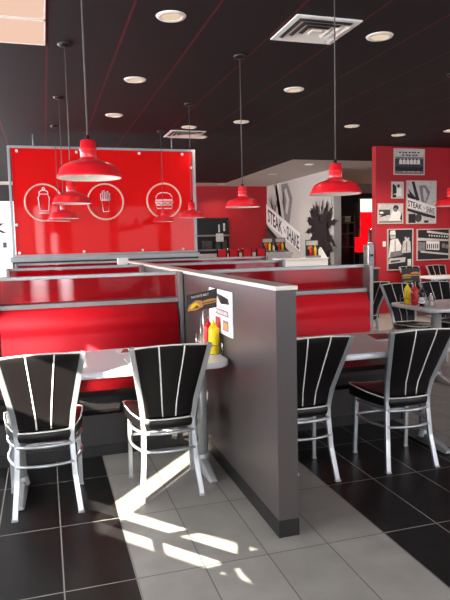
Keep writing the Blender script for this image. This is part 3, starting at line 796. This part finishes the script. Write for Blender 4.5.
P1 = [('g1', rect(0, .68, 1, 1)), ('g2', rect(0, .62, 1, .7)), ('g4', rect(0, 0, 1, .3)), ('g2', rect(0, .0, 1, .12))]
for u in (.15, .27, .36, .48, .58, .67, .78): P1.append(('g4', rect(u, .86, u+.07, .91)))
for u in (.25, .38, .47, .6, .7): P1.append(('g4', rect(u, .75, u+.08, .8)))
for u in (.2, .32, .44, .56, .68, .8): P1 += person(u, .26, .38, 'g0', 'g1', .055)
for u in (.25, .42, .55, .75): P1.append(('g1', rect(u, .07, u+.1, .1)))
photo(6.478, 7.159, 2.666, 3.16, 'framed photo of staff lined up before a building, topmost', P1)
photo(6.426, 6.692, 2.215, 2.536, 'smallest framed photo, left of the slanted sign photo', [('g1', rect(0, 0, 1, 1)), ('g4', [(0, .2), (.45, .3), (.4, .75), (.2, .9), (0, .85)]), ('g3', ell(.62, .78, .14, .12)), ('g0', [(.35, .1), (.95, .1), (.9, .6), (.55, .66)]), ('g4', rect(0, 0, .4, .2))])
photo(6.134, 6.684, 1.735, 2.121, 'framed photo of seated person in white below smallest photo', [('g1', rect(0, 0, 1, 1)), ('g3', rect(0, .42, .5, .72)), ('g0', rect(.05, .5, .2, .6)), ('g0', [(.45, .1), (.95, .12), (.92, .6), (.75, .7), (.58, .62)]), ('g2', ell(.72, .72, .09, .13)), ('g4', [(.6, .75), (.66, .95), (.8, .95), (.86, .8), (.8, .72), (.74, .84)]), ('g2', rect(0, 0, 1, .1)), ('g4', [(.9, .2), (1, .1), (1, .6)]), ('g4', [(.0, .3), (.3, .38), (.4, .5), (.2, .46)])])
photo(6.757, 7.433, 1.725, 2.558, 'framed photo of tilted STEAK sign, right of small photos', [('g1', rect(0, 0, 1, 1)), ('g4', [(.16, 1), (.26, 1), (.44, .56), (.34, .52)]), ('g4', [(.0, .72), (.2, .66), (.42, .58), (.2, .56), (.04, .6)]), ('g4', [(.04, .84), (.14, .74), (.3, .62), (.1, .68)]), ('g2', [(.42, .9), (.66, .92), (.82, .74), (.66, .46), (.52, .5)]), ('g1', [(.54, .86), (.64, .84), (.72, .66), (.62, .5), (.58, .62)]),
      ('g0', [(0, .62), (1, .4), (1, .2), (0, .38)]), ('ink', 'TEXT', "STEAK", [(.03, .4), (.52, .31), (.52, .44), (.03, .56)]), ('ink', 'TEXT', "'n", [(.57, .34), (.64, .33), (.64, .38), (.57, .39)]), ('ink', 'TEXT', 'SHAKE', [(.68, .25), (.98, .21), (.98, .35), (.68, .4)]),
      ('g4', [(0, .3), (.6, .16), (1, .1), (1, .16), (0, .36)]), ('g4', rect(.05, .0, .3, .22)), ('g3', ell(.4, .12, .12, .1)), ('g4', rect(.6, 0, .75, .06))])
photo(6.342, 6.915, .835, 1.635, 'framed photo of two cooks in white, lower left', [('g4', rect(0, 0, 1, 1)), ('g0', [(.02, .3), (.5, .36), (.56, .6), (.4, .78), (.1, .74)]), ('g1', ell(.2, .83, .11, .085)), ('g4', rect(.12, .845, .28, .86)), ('g3', rect(.15, .785, .26, .795)), ('g0', [(.07, .88), (.31, .88), (.29, .99), (.09, .98)]), ('g3', [(.28, .4), (.31, .4), (.3, .74), (.27, .74)]), ('g1', [(.55, .4), (.95, .42), (.92, .7), (.78, .76), (.62, .7)]), ('g1', ell(.78, .78, .1, .07)), ('g4', ell(.8, .835, .1, .035)), ('g4', rect(.72, .785, .86, .797)), ('g3', [(.74, .44), (.77, .44), (.78, .7), (.75, .7)]), ('g2', [(.05, .3), (.6, .36), (.55, .48), (.1, .44)]), ('g1', [(.0, .14), (.7, .18), (.72, .3), (.05, .28)]), ('g3', [(.1, .17), (.5, .2), (.5, .24), (.1, .22)]), ('g0', rect(.8, .08, .95, .25))])
lay = [('g4', rect(0, 0, 1, 1)), ('g1', [(.3, .98), (1, .86), (1, .8), (.3, .9)]), ('g1', [(0, .74), (1, .66), (1, .6), (0, .64)]), ('g2', [(0, .6), (.25, .58), (.25, .28), (0, .3)]), ('g0', [(.28, .62), (.7, .6), (.7, .3), (.28, .34)]), ('g1', [(.1, .24), (1, .12), (1, .18), (.1, .3)])]
for i in range(6): lay.append(('g3', rect(.3+.065*i, .36, .335+.065*i, .52)))
for i in range(8): lay.append(('g0', rect(.35+.08*i, .78-.008*i, .39+.08*i, .83-.008*i)))
lay += [('g2', ell(.82, .45, .06, .09)), ('g2', ell(.93, .42, .05, .08))]
photo(6.999, 7.758, 1.006, 1.624, 'framed photo of a diner front at night, lower right', lay)
ot = thing('wall_outlet', 'small white switch plate left of the cooks photograph', 'switch', (6.28, 10.115, 1.35))
bx('plate', M['white'], (-.03, .03, -.008, .004, -.05, .05), ot); bx('toggle', M['paper'], (-.008, .008, -.016, -.008, -.015, .015), ot)

# ------------------------------------------------------------------ sun, sky, camera
def sun(name, dx, dy, dz, e, rgb):
    l = bpy.data.lights.new(name, 'SUN'); l.energy = e; l.angle = math.radians(.25); l.color = rgb
    o = bpy.data.objects.new(name, l); C.objects.link(o)
    o.rotation_euler = Vector((dx, dy, dz)).to_track_quat('-Z', 'Y').to_euler(); return o
def spot(name, x, y, e, rgb=(1, .86, .72), ang=130):
    l = bpy.data.lights.new(name, 'SPOT'); l.energy = e; l.color = rgb; l.spot_size = math.radians(ang); l.spot_blend = .6; l.shadow_soft_size = .07
    o = bpy.data.objects.new(name, l); C.objects.link(o); o.location = (x, y, H-.03); return o
for x, y, l in dls[-3:]: spot('downlight_lamp', x, y, 34)
for x, y, l in dls[:-3]: spot('downlight_lamp', x, y, 90 if y > 8.42 and x > 4 else 9)
for x, y in ((8.2, 14.2), (9.8, 15.4)): spot('alcove_lamp', x, y, 50, (1, .8, .5))
sun('sun', .66, .75, -tA, 30, (1, .93, .78))
sun('sun_added_for_stripes', .65, -.76, -tB, 34, (1, .95, .84))  # second sun added for the floor stripes; its reflecting facade is assumed
w = bpy.data.worlds.new('sky'); bpy.context.scene.world = w; w.use_nodes = True
w.node_tree.nodes['Background'].inputs['Color'].default_value = (.75, .85, 1, 1); w.node_tree.nodes['Background'].inputs['Strength'].default_value = 1.0

cam = bpy.data.cameras.new('camera'); co = bpy.data.objects.new('camera', cam); C.objects.link(co)
cam.sensor_fit = 'VERTICAL'; cam.sensor_height = 24; cam.lens = 594.108/600*24; cam.clip_start = .05
pi_, ya, ro = 9.64372836e-02, 2.92742240e-01, -2.36716630e-02
fwd = Vector((math.sin(ya)*math.cos(pi_), math.cos(ya)*math.cos(pi_), -math.sin(pi_)))
r = Vector((math.cos(ya), -math.sin(ya), 0)); u = r.cross(fwd)
r2 = r*math.cos(ro)+u*math.sin(ro); u2 = -r*math.sin(ro)+u*math.cos(ro)
mw = Matrix((r2, u2, -fwd)).transposed().to_4x4(); mw.translation = (0, 0, 1.45)
co.matrix_world = mw
sc = bpy.context.scene; sc.camera = co
sc.view_settings.view_transform = 'Standard'; sc.view_settings.look = 'None'; sc.view_settings.gamma = 1
sc.view_settings.use_curve_mapping = False; sc.view_settings.exposure = 0.55
sc.cycles.use_denoising = True; sc.cycles.max_bounces = 10; sc.cycles.diffuse_bounces = 5; sc.cycles.transparent_max_bounces = 16
sc.cycles.sample_clamp_indirect = 8; sc.cycles.caustics_reflective = False; sc.cycles.caustics_refractive = False
